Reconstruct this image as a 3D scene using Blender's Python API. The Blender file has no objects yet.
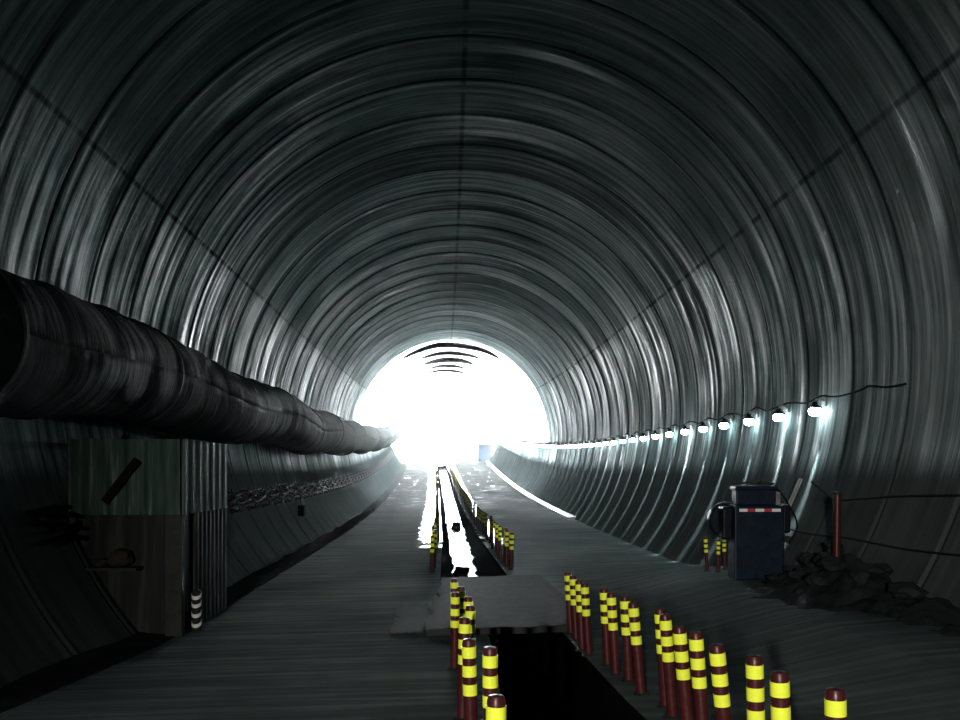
import bpy, bmesh, math, random
from mathutils import Vector, Matrix, noise
random.seed(7)
PI = math.pi
scene = bpy.context.scene
COL = scene.collection

# ------------------------------------------------------------------ the tunnel's run
R_IN = 5.14            # inner radius of the lining
Y_BACK, Y_MOUTH = -24.0, 84.0
PLATE = 1.5            # length of one formwork plate

def lerp_tab(tab, y):
    if y <= tab[0][0]: return tab[0][1]
    for (a, va), (b, vb) in zip(tab, tab[1:]):
        if y <= b: return va + (vb - va) * (y - a) / (b - a)
    return tab[-1][1]
def sm(a, b, t):
    t = max(0.0, min(1.0, (t - a) / (b - a))); return t * t * (3 - 2 * t)
def cx(y): return -0.00017 * y * y if y > 0 else 0.0
def rise(y): return 0.00068 * max(0.0, y - 24) ** 2
def zc(y): return 3.17 + rise(y)
BASE = [(-24, .30), (3, .26), (4.2, .235), (6.75, .105), (10, -.04), (13, -.06), (90, -.06)]
def fz(x, y):
    xl = x - cx(y)
    bank = .30 * sm(1.9, 3.6, xl) * sm(17.5, 12.5, y) * sm(3.0, 8.5, y)
    return lerp_tab(BASE, y) + rise(y) + .03 * (xl - 1.1) + bank
def wall_x(z, y, side):                       # x of the lining at height z
    d = z - zc(y)
    return cx(y) + side * math.sqrt(max(.01, R_IN * R_IN - d * d))
TL = [(-24, .10), (1, .10), (10.2, .18), (11.5, -.1), (15.3, -.45), (24, -.54), (48, -1.02), (67, -1.48), (84, -1.95)]
TR = [(-24, 1.3), (1, 1.2), (6.5, 1.05), (10.2, 1.02), (15.3, .74), (20, .60), (27.7, .38), (43, .06), (67, -.50), (84, -1.0)]
T0, T1 = 1.5, 81.0

# ------------------------------------------------------------------ mesh helpers
class MB:
    def __init__(s): s.v = []; s.f = []; s.uv = []; s.mi = []; s.m = 0
    def face(s, idx, uvs=None):
        s.f.append(idx); s.uv.append(uvs); s.mi.append(s.m)
    def quad(s, a, b, c, d):
        n = len(s.v); s.v += [a, b, c, d]; s.face((n, n+1, n+2, n+3))
    def box(s, c, size, rot=None, taper=1.0):
        n = len(s.v); hx, hy, hz = size[0]/2, size[1]/2, size[2]/2
        for dz in (-1, 1):
            k = taper if dz > 0 else 1.0
            for dx, dy in ((-1, -1), (1, -1), (1, 1), (-1, 1)):
                p = Vector((dx*hx*k, dy*hy*k, dz*hz))
                if rot is not None: p = rot @ p
                s.v.append(tuple(p + Vector(c)))
        for q in ((3,2,1,0), (4,5,6,7), (0,1,5,4), (1,2,6,5), (2,3,7,6), (3,0,4,7)):
            s.face(tuple(n+i for i in q))
    def b2(s, x0, x1, y0, y1, z0, z1): s.box(((x0+x1)/2, (y0+y1)/2, (z0+z1)/2), (x1-x0, y1-y0, z1-z0))
    def tube(s, pts, r, seg=8, cap=True):
        pts = [Vector(p) for p in pts]; rings = []
        for i, p in enumerate(pts):
            t = (pts[min(i+1, len(pts)-1)] - pts[max(i-1, 0)]).normalized()
            ref = Vector((0, 0, 1)) if abs(t.z) < .95 else Vector((1, 0, 0))
            u = t.cross(ref).normalized(); w = u.cross(t)
            rr = r[i] if isinstance(r, (list, tuple)) else r
            n = len(s.v); rings.append(n)
            for k in range(seg):
                a = 2*PI*k/seg
                s.v.append(tuple(p + u*math.cos(a)*rr + w*math.sin(a)*rr))
        for a, b in zip(rings, rings[1:]):
            for k in range(seg):
                k2 = (k+1) % seg
                s.face((a+k, a+k2, b+k2, b+k))
        if cap:
            s.face(tuple(rings[0]+k for k in reversed(range(seg)))); s.face(tuple(rings[-1]+k for k in range(seg)))
    def lathe(s, prof, c=(0,0,0), seg=20):
        n0 = len(s.v)
        for r, z in prof:
            for k in range(seg):
                a = 2*PI*k/seg; s.v.append((c[0]+r*math.cos(a), c[1]+r*math.sin(a), c[2]+z))
        for i in range(len(prof)-1):
            for k in range(seg):
                k2 = (k+1) % seg; a = n0+i*seg; b = a+seg
                s.face((a+k, a+k2, b+k2, b+k))
        if prof[0][0] > 1e-4: s.face(tuple(n0+k for k in reversed(range(seg))))
        if prof[-1][0] > 1e-4: s.face(tuple(n0+(len(prof)-1)*seg+k for k in range(seg)))
    def build(s, name, mats, parent=None, smooth=False, bevel=0, angle=40):
        me = bpy.data.meshes.new(name); me.from_pydata(s.v, [], s.f)
        if not isinstance(mats, (list, tuple)): mats = [mats]
        for m in mats: me.materials.append(m)
        if len(mats) > 1: me.polygons.foreach_set('material_index', s.mi)
        if any(u is not None for u in s.uv):
            ul = me.uv_layers.new(name='UVMap'); k = 0
            for u, f in zip(s.uv, s.f):
                for j in range(len(f)):
                    if u: ul.data[k].uv = u[j]
                    k += 1
        me.validate(); me.update()
        if smooth:
            me.polygons.foreach_set('use_smooth', [True]*len(me.polygons))
            if angle < 180: me.set_sharp_from_angle(angle=math.radians(angle))
        o = bpy.data.objects.new(name, me); COL.objects.link(o)
        if parent: o.parent = parent
        if bevel:
            b = o.modifiers.new('bevel', 'BEVEL'); b.width = bevel; b.segments = 2; b.limit_method = 'ANGLE'
        return o

def tag(o, label=None, cat=None, group=None, kind=None):
    if label: o['label'] = label
    if cat: o['category'] = cat
    if group: o['group'] = group
    if kind: o['kind'] = kind
    return o
def thing(name, label, cat, loc=(0,0,0), rot=(0,0,0), group=None):
    o = bpy.data.objects.new(name, None); COL.objects.link(o); o.empty_display_size = .1
    o.location = loc; o.rotation_euler = rot
    return tag(o, label, cat, group)
def copy_tree(o, parent=None):
    c = o.copy(); COL.objects.link(c)
    if parent: c.parent = parent
    for ch in list(o.children): copy_tree(ch, c)
    return c
ORD = ['first','second','third','fourth','fifth','sixth','seventh','eighth','ninth','tenth','eleventh','twelfth','thirteenth',
       'fourteenth','fifteenth','sixteenth','seventeenth','eighteenth','nineteenth','twentieth']

# ------------------------------------------------------------------ materials
class NT:
    def __init__(s, name):
        s.mat = bpy.data.materials.new(name); s.mat.use_nodes = True
        s.t = s.mat.node_tree; s.b = s.t.nodes['Principled BSDF']
    def n(s, typ, **kw):
        nd = s.t.nodes.new(typ)
        for k, v in kw.items():
            if k.startswith('i_'):
                key = k[2:]; key = int(key) if key.isdigit() else key.replace('_', ' ')
                nd.inputs[key].default_value = v
            else: setattr(nd, k, v)
        return nd
    def l(s, a, b): s.t.links.new(a, b)
    def math(s, op, a, b=None, c=None):
        nd = s.n('ShaderNodeMath', operation=op)
        for i, v in enumerate((a, b, c)):
            if v is None: continue
            if isinstance(v, (int, float)): nd.inputs[i].default_value = v
            else: s.l(v, nd.inputs[i])
        return nd.outputs[0]
    def map(s, vec, scale, loc=(0,0,0)):
        nd = s.n('ShaderNodeMapping'); nd.inputs['Scale'].default_value = scale; nd.inputs['Location'].default_value = loc
        s.l(vec, nd.inputs['Vector']); return nd.outputs[0]
    def noise(s, vec, scale=1.0, detail=3.0, rough=.55):
        nd = s.n('ShaderNodeTexNoise'); nd.inputs['Scale'].default_value = scale
        nd.inputs['Detail'].default_value = detail; nd.inputs['Roughness'].default_value = rough
        s.l(vec, nd.inputs['Vector']); return nd.outputs['Fac']
    def ramp(s, fac, stops):
        nd = s.n('ShaderNodeValToRGB'); el = nd.color_ramp.elements
        while len(el) < len(stops): el.new(.5)
        for e, (p, c) in zip(el, stops):
            e.position = p; e.color = (c, c, c, 1) if isinstance(c, (int, float)) else (*c, 1)
        s.l(fac, nd.inputs[0]); return nd.outputs[0]
    def rng(s, fac, a, b, c, d):
        nd = s.n('ShaderNodeMapRange'); s.l(fac, nd.inputs[0])
        for i, v in enumerate((a, b, c, d)): nd.inputs[i+1].default_value = v
        return nd.outputs[0]
    def mix(s, fac, a, b):
        nd = s.n('ShaderNodeMix', data_type='RGBA')
        if isinstance(fac, (int, float)): nd.inputs[0].default_value = fac
        else: s.l(fac, nd.inputs[0])
        for i, v in ((6, a), (7, b)):
            if isinstance(v, tuple): nd.inputs[i].default_value = (*v, 1)
            else: s.l(v, nd.inputs[i])
        return nd.outputs[2]
    def bump(s, h, strength, dist):
        nd = s.n('ShaderNodeBump'); nd.inputs['Strength'].default_value = strength; nd.inputs['Distance'].default_value = dist
        s.l(h, nd.inputs['Height']); s.l(nd.outputs[0], s.b.inputs['Normal']); return nd

def plain(name, col, rough=.6, metal=0, var=.25, nscale=6, bumpd=.004, spec=None):
    t = NT(name); g = t.n('ShaderNodeNewGeometry').outputs['Position']
    f = t.noise(g, nscale, 5, .6)
    a = tuple(c*(1-var) for c in col); b = tuple(min(1, c*(1+var)) for c in col)
    t.l(t.mix(t.rng(f, .3, .7, 0, 1), a, b), t.b.inputs['Base Color'])
    t.l(t.rng(t.noise(g, nscale*3, 4), .3, .7, max(0, rough-.1), min(1, rough+.1)), t.b.inputs['Roughness'])
    t.b.inputs['Metallic'].default_value = metal
    if spec is not None: t.b.inputs['Specular IOR Level'].default_value = spec
    if bumpd: t.bump(t.noise(g, nscale*5, 4), .5, bumpd)
    return t.mat

def lining_mat():
    t = NT('formed concrete lining')
    uv = t.n('ShaderNodeUVMap', uv_map='UVMap').outputs[0]
    sep = t.n('ShaderNodeSeparateXYZ'); t.l(uv, sep.inputs[0])
    u, v = sep.outputs[0], sep.outputs[1]
    streak = t.noise(t.map(uv, (.22, 5.5, 1)), 1, 5, .65)
    fine = t.noise(t.map(uv, (.5, 26, 1), (3, 7, 0)), 1, 4, .7)
    blot = t.noise(t.map(uv, (.35, .5, 1), (11, 2, 0)), 1, 4, .6)
    wn = t.n('ShaderNodeTexWhiteNoise', noise_dimensions='1D')
    t.l(t.math('FLOOR', t.math('DIVIDE', v, PLATE)), wn.inputs['W'])
    tone = t.math('ADD', t.math('MULTIPLY', streak, .55), t.math('MULTIPLY', fine, .25))
    tone = t.math('ADD', tone, t.math('MULTIPLY', blot, .25))
    tone = t.math('ADD', tone, t.math('MULTIPLY', t.math('SUBTRACT', wn.outputs['Value'], .5), .14))
    col = t.ramp(tone, [(.32, (.026, .042, .041)), (.47, (.076, .108, .106)), (.58, (.185, .235, .231)), (.74, (.46, .52, .515))])
    # dirty joint lines at each plate and two lengthways joints
    fr = t.math('FRACT', t.math('DIVIDE', v, PLATE))
    d = t.math('MINIMUM', fr, t.math('SUBTRACT', 1.0, fr))
    jl = t.rng(d, .008, .034, 1, 0)
    brk = t.rng(t.noise(t.map(uv, (.5, .8, 1), (5, 5, 0)), 1, 3), .30, .50, .15, 1)
    jl = t.math('MULTIPLY', jl, brk)
    col = t.mix(t.math('MULTIPLY', jl, .85), col, (.002, .003, .003))
    cw = t.math('ABSOLUTE', t.math('SUBTRACT', u, 8.09)); sw = t.math('ABSOLUTE', t.math('SUBTRACT', t.math('ABSOLUTE', t.math('SUBTRACT', u, 8.074)), 5.47))
    seam = t.math('MAXIMUM', t.rng(cw, .02, .06, 1, 0), t.rng(sw, .02, .05, 1, 0))
    seam = t.math('MULTIPLY', seam, t.rng(t.noise(t.map(uv, (.3, 2.2, 1), (9, 1, 0)), 1, 3), .36, .56, .1, 1))
    col = t.mix(t.math('MULTIPLY', seam, .6), col, (.002, .003, .003))
    # smoother, darker finish on the foot of the walls, below the springing
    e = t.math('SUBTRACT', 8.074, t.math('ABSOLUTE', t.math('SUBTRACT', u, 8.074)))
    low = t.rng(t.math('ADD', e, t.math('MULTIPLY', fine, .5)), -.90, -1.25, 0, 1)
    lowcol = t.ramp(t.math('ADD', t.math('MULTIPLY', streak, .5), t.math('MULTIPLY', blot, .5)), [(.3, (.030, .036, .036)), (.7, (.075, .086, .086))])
    lowcol = t.mix(t.rng(v, 30, 56, 0, .78), lowcol, (.002, .003, .0035))  # shade put into the colour: wall foot darkened towards the bright mouth
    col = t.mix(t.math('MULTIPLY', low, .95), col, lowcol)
    spc = t.rng(t.math('MULTIPLY', t.rng(streak, .45, .7, 0, 1), t.math('SUBTRACT', 1.0, low)), 0, 1, .0, .12)
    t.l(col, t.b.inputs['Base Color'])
    sheen = t.math('ADD', t.math('MULTIPLY', streak, .75), t.math('MULTIPLY', blot, .25))
    sheen = t.math('MULTIPLY', t.rng(sheen, .46, .62, 0, 1), t.math('SUBTRACT', 1.0, low))
    side = t.math('MULTIPLY', t.rng(e, 2.3, 2.7, 1, 0), t.math('SUBTRACT', 1.0, low))     # the wall forms left a smoother skin than the crown
    wetsk = t.math('MULTIPLY', side, t.rng(t.math('ADD', t.math('MULTIPLY', streak, .6), t.math('MULTIPLY', blot, .4)), .42, .60, 0, 1))
    t.l(t.math('SUBTRACT', t.rng(sheen, 0, 1, 1.0, .55), t.math('MULTIPLY', wetsk, .16)), t.b.inputs['Roughness'])
    t.l(t.math('ADD', spc, t.math('MULTIPLY', wetsk, t.rng(u, 7, 9, .08, 1.0))), t.b.inputs['Specular IOR Level'])
    h = t.math('ADD', t.math('MULTIPLY', streak, 1.0), t.math('MULTIPLY', fine, .35))
    h = t.math('MULTIPLY', h, t.math('SUBTRACT', 1.0, t.math('MULTIPLY', low, .8)))
    t.bump(h, .55, .035)
    return t.mat

def floor_mat():
    t = NT('wet concrete roadway')
    uv = t.n('ShaderNodeUVMap', uv_map='UVMap').outputs[0]      # u: across, measured from the trench middle; v: along
    sep = t.n('ShaderNodeSeparateXYZ'); t.l(uv, sep.inputs[0]); u, v = sep.outputs[0], sep.outputs[1]
    tine = t.noise(t.map(uv, (.45, 7, 1)), 1, 5, .65)
    big = t.noise(t.map(uv, (.35, .28, 1), (4, 9, 0)), 1, 4, .6)
    col = t.ramp(t.math('ADD', t.math('MULTIPLY', tine, .5), t.math('MULTIPLY', big, .5)),
                 [(.3, (.042, .056, .056)), (.5, (.078, .102, .101)), (.7, (.14, .172, .171))])
    # shade painted into the roadway towards the mouth, against the strong daylight
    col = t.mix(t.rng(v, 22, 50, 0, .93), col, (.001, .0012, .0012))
    brk = t.noise(t.map(uv, (.8, 1.6, 1), (1, 3, 0)), 1, 4, .65)
    au = t.math('ABSOLUTE', u)
    near = t.math('MULTIPLY', t.rng(au, .95, 1.35, 1, 0), t.rng(v, 18, 26, 0, 1))
    wet = t.rng(t.math('ADD', t.math('MULTIPLY', near, .42), brk), .68, .82, 0, 1)
    farwet = t.math('MULTIPLY', t.rng(v, 30, 60, 0, 1), t.rng(brk, .60, .68, 0, .8))
    wet = t.math('MAXIMUM', wet, farwet)
    wet = t.math('MULTIPLY', wet, t.rng(v, 14, 24, 0, 1))
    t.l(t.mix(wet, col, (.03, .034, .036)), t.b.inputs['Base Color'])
    dry = t.rng(tine, .3, .7, .75, .95)
    rough = t.math('ADD', t.math('MULTIPLY', dry, t.math('SUBTRACT', 1.0, wet)), t.math('MULTIPLY', wet, .05))
    t.l(rough, t.b.inputs['Roughness'])
    t.l(t.math('MAXIMUM', wet, t.rng(tine, .5, .68, .0, .14)), t.b.inputs['Specular IOR Level'])
    h = t.math('MULTIPLY', t.math('ADD', tine, t.math('MULTIPLY', brk, .3)), t.math('SUBTRACT', 1.0, t.math('MULTIPLY', wet, .93)))
    t.bump(h, .4, .018)
    return t.mat

def water_mat():
    t = NT('dark standing water'); g = t.n('ShaderNodeNewGeometry').outputs['Position']
    t.b.inputs['Base Color'].default_value = (.015, .018, .018, 1); t.b.inputs['Roughness'].default_value = .03
    t.b.inputs['IOR'].default_value = 1.33; t.b.inputs['Specular IOR Level'].default_value = .7
    t.bump(t.noise(t.map(g, (1.0, 5, 1)), 1, 4), .8, .12); return t.mat

def emit(name, col, s):
    t = NT(name); t.b.inputs['Base Color'].default_value = (*col, 1)
    t.b.inputs['Emission Color'].default_value = (*col, 1); t.b.inputs['Emission Strength'].default_value = s; return t.mat

def duct_mat():
    t = NT('ribbed duct fabric')
    uv = t.n('ShaderNodeUVMap', uv_map='UVMap').outputs[0]
    w = t.noise(t.map(uv, (.7, 5, 1)), 1, 5, .6)
    g = t.noise(t.map(uv, (1.2, .8, 1), (2, 2, 0)), 1, 4)
    t.l(t.ramp(t.math('ADD', t.math('MULTIPLY', w, .5), t.math('MULTIPLY', g, .5)), [(.3, (.006, .008, .008)), (.7, (.022, .028, .028))]), t.b.inputs['Base Color'])
    t.b.inputs['Roughness'].default_value = .8; t.b.inputs['Specular IOR Level'].default_value = .05
    t.bump(w, .9, .06); return t.mat

def cladding_mat(name, c0, c1, c2):
    t = NT(name); g = t.n('ShaderNodeNewGeometry').outputs['Position']
    f = t.noise(t.map(g, (7, 7, .5)), 1, 5, .65)
    t.l(t.ramp(f, [(.36, c0), (.52, c1), (.62, c2)]), t.b.inputs['Base Color'])
    t.b.inputs['Roughness'].default_value = .6; t.b.inputs['Specular IOR Level'].default_value = .12; t.bump(f, .3, .01); return t.mat

def canopy_mat():
    t = NT('white translucent canopy sheet'); g = t.n('ShaderNodeUVMap', uv_map='UVMap').outputs[0]
    out = t.t.nodes['Material Output']; tr = t.n('ShaderNodeBsdfTranslucent'); df = t.n('ShaderNodeBsdfDiffuse'); mx = t.n('ShaderNodeMixShader')
    c = t.ramp(t.noise(t.map(g, (.3, 1.5, 1)), 1, 4), [(.3, (.80, .80, .82)), (.7, (.95, .95, .95))])
    t.l(c, tr.inputs[0]); t.l(c, df.inputs[0]); mx.inputs[0].default_value = .15
    t.l(tr.outputs[0], mx.inputs[1]); t.l(df.outputs[0], mx.inputs[2]); t.l(mx.outputs[0], out.inputs['Surface']); return t.mat

M = dict(
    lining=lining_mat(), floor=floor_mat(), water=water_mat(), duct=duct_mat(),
    mud=plain('wet mud', (.005, .005, .005), .7, nscale=3, bumpd=.05, spec=0),
    pit=plain('black wet earth', (.006, .006, .006), .95, nscale=3, bumpd=.05, spec=.0),
    rock=plain('broken dark rock', (.016, .018, .019), .75, nscale=9, bumpd=.02, spec=.05),
    face=plain('excavation face', (.05, .05, .05), .8, nscale=1, bumpd=.1),
    slab=plain('grey concrete slab', (.03, .034, .034), .85, nscale=4, bumpd=.008, spec=.05),
    outside=plain('pale gravel outside', (.45, .45, .43), .8, nscale=1, bumpd=.03, spec=.1),
    kerb=plain('pale wet kerb', (.5, .52, .52), .2, nscale=4, bumpd=.004),
    gutter=plain('dark gutter', (.02, .022, .022), .5, nscale=5, bumpd=.02, spec=0),
    crownsheet=plain('dark membrane', (.007, .007, .0072), .6, nscale=4, bumpd=.02, spec=0),
    duskred=plain('shaded dark red plastic', (.014, .005, .005), .7, nscale=14, bumpd=.001, spec=.1),  # far copy of the red, darkened to stand as a shaded silhouette
    duskyellow=plain('shaded yellow film', (.14, .14, .012), .6, nscale=16, var=.7, bumpd=0, spec=.1),  # far copy of the yellow, with the shade put into its colour
    red=plain('dark red plastic', (.05, .009, .009), .38, nscale=14, bumpd=.001, spec=.25),
    yellow=plain('yellow reflective film', (.86, .94, .06), .35, nscale=30, var=.06, bumpd=0, spec=.25),
    rubber=plain('black rubber', (.02, .02, .02), .6, nscale=20, bumpd=.001, spec=.1),
    black=plain('black cable sheath', (.005, .0055, .006), .85, nscale=12, bumpd=0, spec=.08),
    steel=plain('galvanised steel', (.22, .23, .23), .45, .7, nscale=8, bumpd=.001),
    bulb=emit('glowing cool bulb', (.78, .95, 1.0), 48),
    blue=plain('dark blue painted steel', (.003, .010, .022), .45, nscale=5, bumpd=.002, spec=.2),
    bluedark=plain('blue black steel', (.0025, .005, .010), .5, nscale=5, bumpd=.002, spec=.15),
    white=plain('white reflective tape', (.8, .8, .8), .4, nscale=20, var=.05, bumpd=0),
    tapered=plain('red reflective tape', (.5, .03, .05), .4, nscale=20, var=.05, bumpd=0),
    paleblue=plain('blue sheet', (.010, .024, .046), .5, nscale=4, bumpd=.002),
    palegrey=plain('grey sheet', (.02, .021, .025), .5, nscale=4, bumpd=.002),
    canopy=canopy_mat(),
    green=cladding_mat('stained green cladding', (.018, .036, .030), (.05, .085, .07), (.17, .22, .20)),
    grey=cladding_mat('stained grey board', (.010, .012, .011), (.019, .022, .021), (.035, .04, .038)),
    post=plain('grey timber post', (.032, .034, .03), .7, nscale=6, spec=.1),
    sack=plain('dusty canvas', (.035, .03, .025), .9, nscale=8, spec=.02),
    wood=plain('pale board', (.30, .31, .29), .7, nscale=8),
)

# ------------------------------------------------------------------ lining: ceiling and two walls
JOINT = 29.0                                   # lengthways joint, degrees above the springing
prof_rnd = random.Random(3)
plate_off = {k: prof_rnd.uniform(-.005, .005) for k in range(-40, 80)}
plate_tilt = {k: prof_rnd.uniform(-.008, .008) for k in range(-40, 80)}
OFFS = (0.0, .02, .045, .07, .095, .13, .3, .6, .9, 1.2, 1.37, 1.405, 1.43, 1.455, 1.48)
ys = []
k = int(math.floor(Y_BACK / PLATE))
while k * PLATE < Y_MOUTH:
    for o_ in OFFS:
        y = k * PLATE + o_
        if Y_BACK <= y < Y_MOUTH: ys.append((y, k, o_))
    k += 1
ys.append((Y_MOUTH, k - 1, 1.48))
def prof(kk, o_, th):
    t = o_ / PLATE
    e = min(o_, PLATE - o_)
    lip = .014 * math.exp(-((o_ - .07) / .03) ** 2) + .008 * math.exp(-((PLATE - .07 - o_) / .03) ** 2)
    groove = -.012 * math.exp(-(e / .014) ** 2)
    wob = .005 * math.sin(th * 5 + kk * 2.1) * math.sin(PI * t)
    return plate_off[kk] * sm(0, .02, e) + plate_tilt[kk] * (t - .5) + lip + groove + wob - .003 * math.sin(PI * t)
Y_LINED = 48.0                                # the upper lining stops here; a white canopy covers the rest
def shell(name, d0, d1, step, y0, y1, mat, thick=.5, flat=False):
    mb = MB(); n = max(2, int(round(abs(d1 - d0) / step)))
    ths = [math.radians(d0 + (d1 - d0) * i / n) for i in range(n + 1)]
    yy = [q for q in ys if y0 - 1e-6 <= q[0] <= y1 + 1e-6]
    if yy[-1][0] < y1 - .001: yy.append((y1, yy[-1][1], 1.48))
    for y, kk, o_ in yy:
        X, Z = cx(y), zc(y)
        for th in ths:
            r = R_IN - (0 if flat else prof(kk, o_, th))
            mb.v.append((X + r * math.cos(th), y, Z + r * math.sin(th)))
    w = n + 1; NJ = len(yy) - 1
    for j in range(NJ):
        for i in range(n):
            a = j * w + i
            uv = [(R_IN * ths[i + di], yy[j + dj][0]) for di, dj in ((0, 0), (0, 1), (1, 1), (1, 0))]
            mb.face((a, a + w, a + w + 1, a + 1), uv)
    if thick:                                  # outer back of the lining, so it has its real thickness
        n0 = len(mb.v); NO = max(2, int((y1 - y0)/3)); outs = [y0 + (y1 - y0) * q / NO for q in range(NO + 1)]
        for y in outs:
            for th in ths: mb.v.append((cx(y) + (R_IN + thick) * math.cos(th), y, zc(y) + (R_IN + thick) * math.sin(th)))
        for j in range(NO):
            for i in range(n):
                a = n0 + j * w + i; mb.face((a, a + 1, a + w + 1, a + w), [(R_IN * ths[i], outs[j])] * 4)
        for li, lo, f in ((NJ * w, n0 + NO * w, 1), (0, n0, -1)):
            for i in range(n): mb.face((li + i, lo + i, lo + i + 1, li + i + 1)[::f], [(R_IN * ths[i], 84.5)] * 4)
        for e in (0, n):                       # long edges
            for j in range(NO):
                ja, jb = round(j*NJ/NO), round((j+1)*NJ/NO)
                mb.face((ja*w + e, jb*w + e, n0 + (j+1)*w + e, n0 + j*w + e), [(R_IN * ths[e], outs[j])] * 4)
    o = mb.build(name, mat, smooth=True, angle=50)
    return tag(o, kind='structure')
SPR = -4.0                                     # the canopy springs from the wall top, just above the lamps
shell('ceiling', JOINT, 180 - JOINT, 2.2, Y_BACK, Y_LINED, M['lining'])
shell('wall_right', SPR, JOINT, 2.2, Y_BACK, Y_LINED, M['lining'])
shell('wall_left', 180 - JOINT, 180 - SPR, 2.2, Y_BACK, Y_LINED, M['lining'])
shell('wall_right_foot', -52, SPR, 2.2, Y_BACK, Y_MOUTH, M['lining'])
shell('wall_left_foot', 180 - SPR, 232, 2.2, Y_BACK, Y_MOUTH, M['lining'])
shell('ceiling_canopy', SPR, 180 - SPR, 3.2, Y_LINED, Y_MOUTH, M['canopy'], .04, True)
# far end behind the camera: the rough excavation face
mb = MB(); NR, NA = 10, 40
mb.v.append((0, Y_BACK + .3, zc(Y_BACK)))
for i in range(1, NR + 1):
    for a in range(NA):
        th = 2*PI*a/NA; r = (R_IN + .3) * i / NR; p = Vector((r*math.cos(th), 0, r*math.sin(th)))
        mb.v.append((p.x, Y_BACK + .3 + .5 * noise.noise(p * .9), zc(Y_BACK) + p.z))
for a in range(NA): mb.face((0, 1 + a, 1 + (a+1) % NA))
for i in range(NR - 1):
    for a in range(NA):
        b = 1 + i*NA; mb.face((b + a, b + NA + a, b + NA + (a+1) % NA, b + (a+1) % NA))
tag(mb.build('wall_back', M['face']), kind='structure')

# dark crescent sheets on the crown towards the mouth
for q, (y, half, ln) in enumerate(((50.2, 2.9, 2.6), (55.3, 1.9, 2.6), (61.0, 1.75, 4.4), (67.8, 1.3, 4.0), (75.5, 1.9, 4.6))):
    mb = MB(); NS = 24
    for s_ in range(NS + 1):
        t = -1 + 2*s_/NS; th = PI/2 - t*half/R_IN; wd = ln * (1 - t*t)**.6 * .5 + .04
        yc = y + .5 * noise.noise(Vector((t*2, q*3.1, 0)))
        for yy, rr in ((yc - wd, R_IN - .03), (yc - wd, R_IN - .075), (yc + wd, R_IN - .075), (yc + wd, R_IN - .03)):
            mb.v.append((cx(yy) + rr*math.cos(th), yy, zc(yy) + rr*math.sin(th)))
    for s_ in range(NS):
        for e in range(4):
            a = s_*4 + e; b = s_*4 + (e+1) % 4; mb.face((a, b, b+4, a+4))
    mb.face((0, 1, 2, 3)); mb.face((NS*4+3, NS*4+2, NS*4+1, NS*4))
    tag(mb.build('trim_%d' % (q + 1), M['crownsheet'], smooth=True), kind='structure')

# ------------------------------------------------------------------ floor with the slot cut through it
yf = [Y_BACK + i for i in range(0, 25)] + [1.5]
y = 2.0
while y < 20: yf.append(y); y += .5
while y < 84: yf.append(y); y += 1.0
yf.append(84.0)
yf += [86, 90, 96]
mb = MB()
LANE = [0, .05, .1, .2, .35, .5, .65, .8, .9, 1]
def edge(y, side):                        # where the floor meets the lining
    yy = min(y, 84.0)
    x = cx(yy) + side*4.0
    for _ in range(6): x = wall_x(fz(x, yy), yy, side)
    return x + side*.12
def lane_pts(y, x0, x1): return [(x0 + (x1 - x0)*t, y, fz(x0 + (x1-x0)*t, y)) for t in LANE]
rows = []
for y in yf:
    xl, xr = lerp_tab(TL, y), lerp_tab(TR, y)
    rows.append((lane_pts(y, edge(y, -1), xl), lane_pts(y, xr, edge(y, 1)), (xl + xr)/2))
def uvp(p, mid): return (p[0] - mid, p[1])
DEPTH = 1.3
def pit_depth(y): return 1.9 if y < 12 else .75
for j in range(len(yf) - 1):
    for lane in (0, 1):
        A, B = rows[j][lane], rows[j+1][lane]
        for i in range(len(A) - 1):
            n = len(mb.v); mb.v += [A[i], A[i+1], B[i+1], B[i]]
            mb.face((n, n+1, n+2, n+3), [uvp(A[i], rows[j][2]), uvp(A[i+1], rows[j][2]), uvp(B[i+1], rows[j+1][2]), uvp(B[i], rows[j+1][2])])
    a, b, c, d = rows[j][0][-1], rows[j][1][0], rows[j+1][1][0], rows[j+1][0][-1]
    ya, yb = yf[j], yf[j+1]
    if ya >= T0 and yb <= T1:
        da, db = pit_depth(ya), pit_depth(yb)
        dn = lambda p, q: (p[0], p[1], p[2] - q)
        for P, Q, S, T in ((a, d, dn(d, db), dn(a, da)), (c, b, dn(b, da), dn(c, db)), (dn(a, da), dn(d, db), dn(c, db), dn(b, da))):
            n = len(mb.v); mb.v += [P, Q, S, T]; mb.m = 1; mb.face((n, n+1, n+2, n+3), [(5, p[1]*.1) for p in (P, Q, S, T)]); mb.m = 0
    else:
        n = len(mb.v); mb.v += [a, b, c, d]
        mb.face((n, n+1, n+2, n+3), [uvp(a, rows[j][2]), uvp(b, rows[j][2]), uvp(c, rows[j+1][2]), uvp(d, rows[j+1][2])])
mb.m = 1
for ye, s_ in ((T0, 1), (T1, -1)):
    xl, xr = lerp_tab(TL, ye), lerp_tab(TR, ye); dpt = pit_depth(ye)
    n = len(mb.v); mb.v += [(xl, ye, fz(xl, ye)), (xr, ye, fz(xr, ye)), (xr, ye, fz(xr, ye) - dpt), (xl, ye, fz(xl, ye) - dpt)]
    mb.face((n, n+1, n+2, n+3) if s_ > 0 else (n+3, n+2, n+1, n), [(5, 1)]*4)
tag(mb.build('floor', [M['floor'], M['pit']]), kind='structure')

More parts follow.
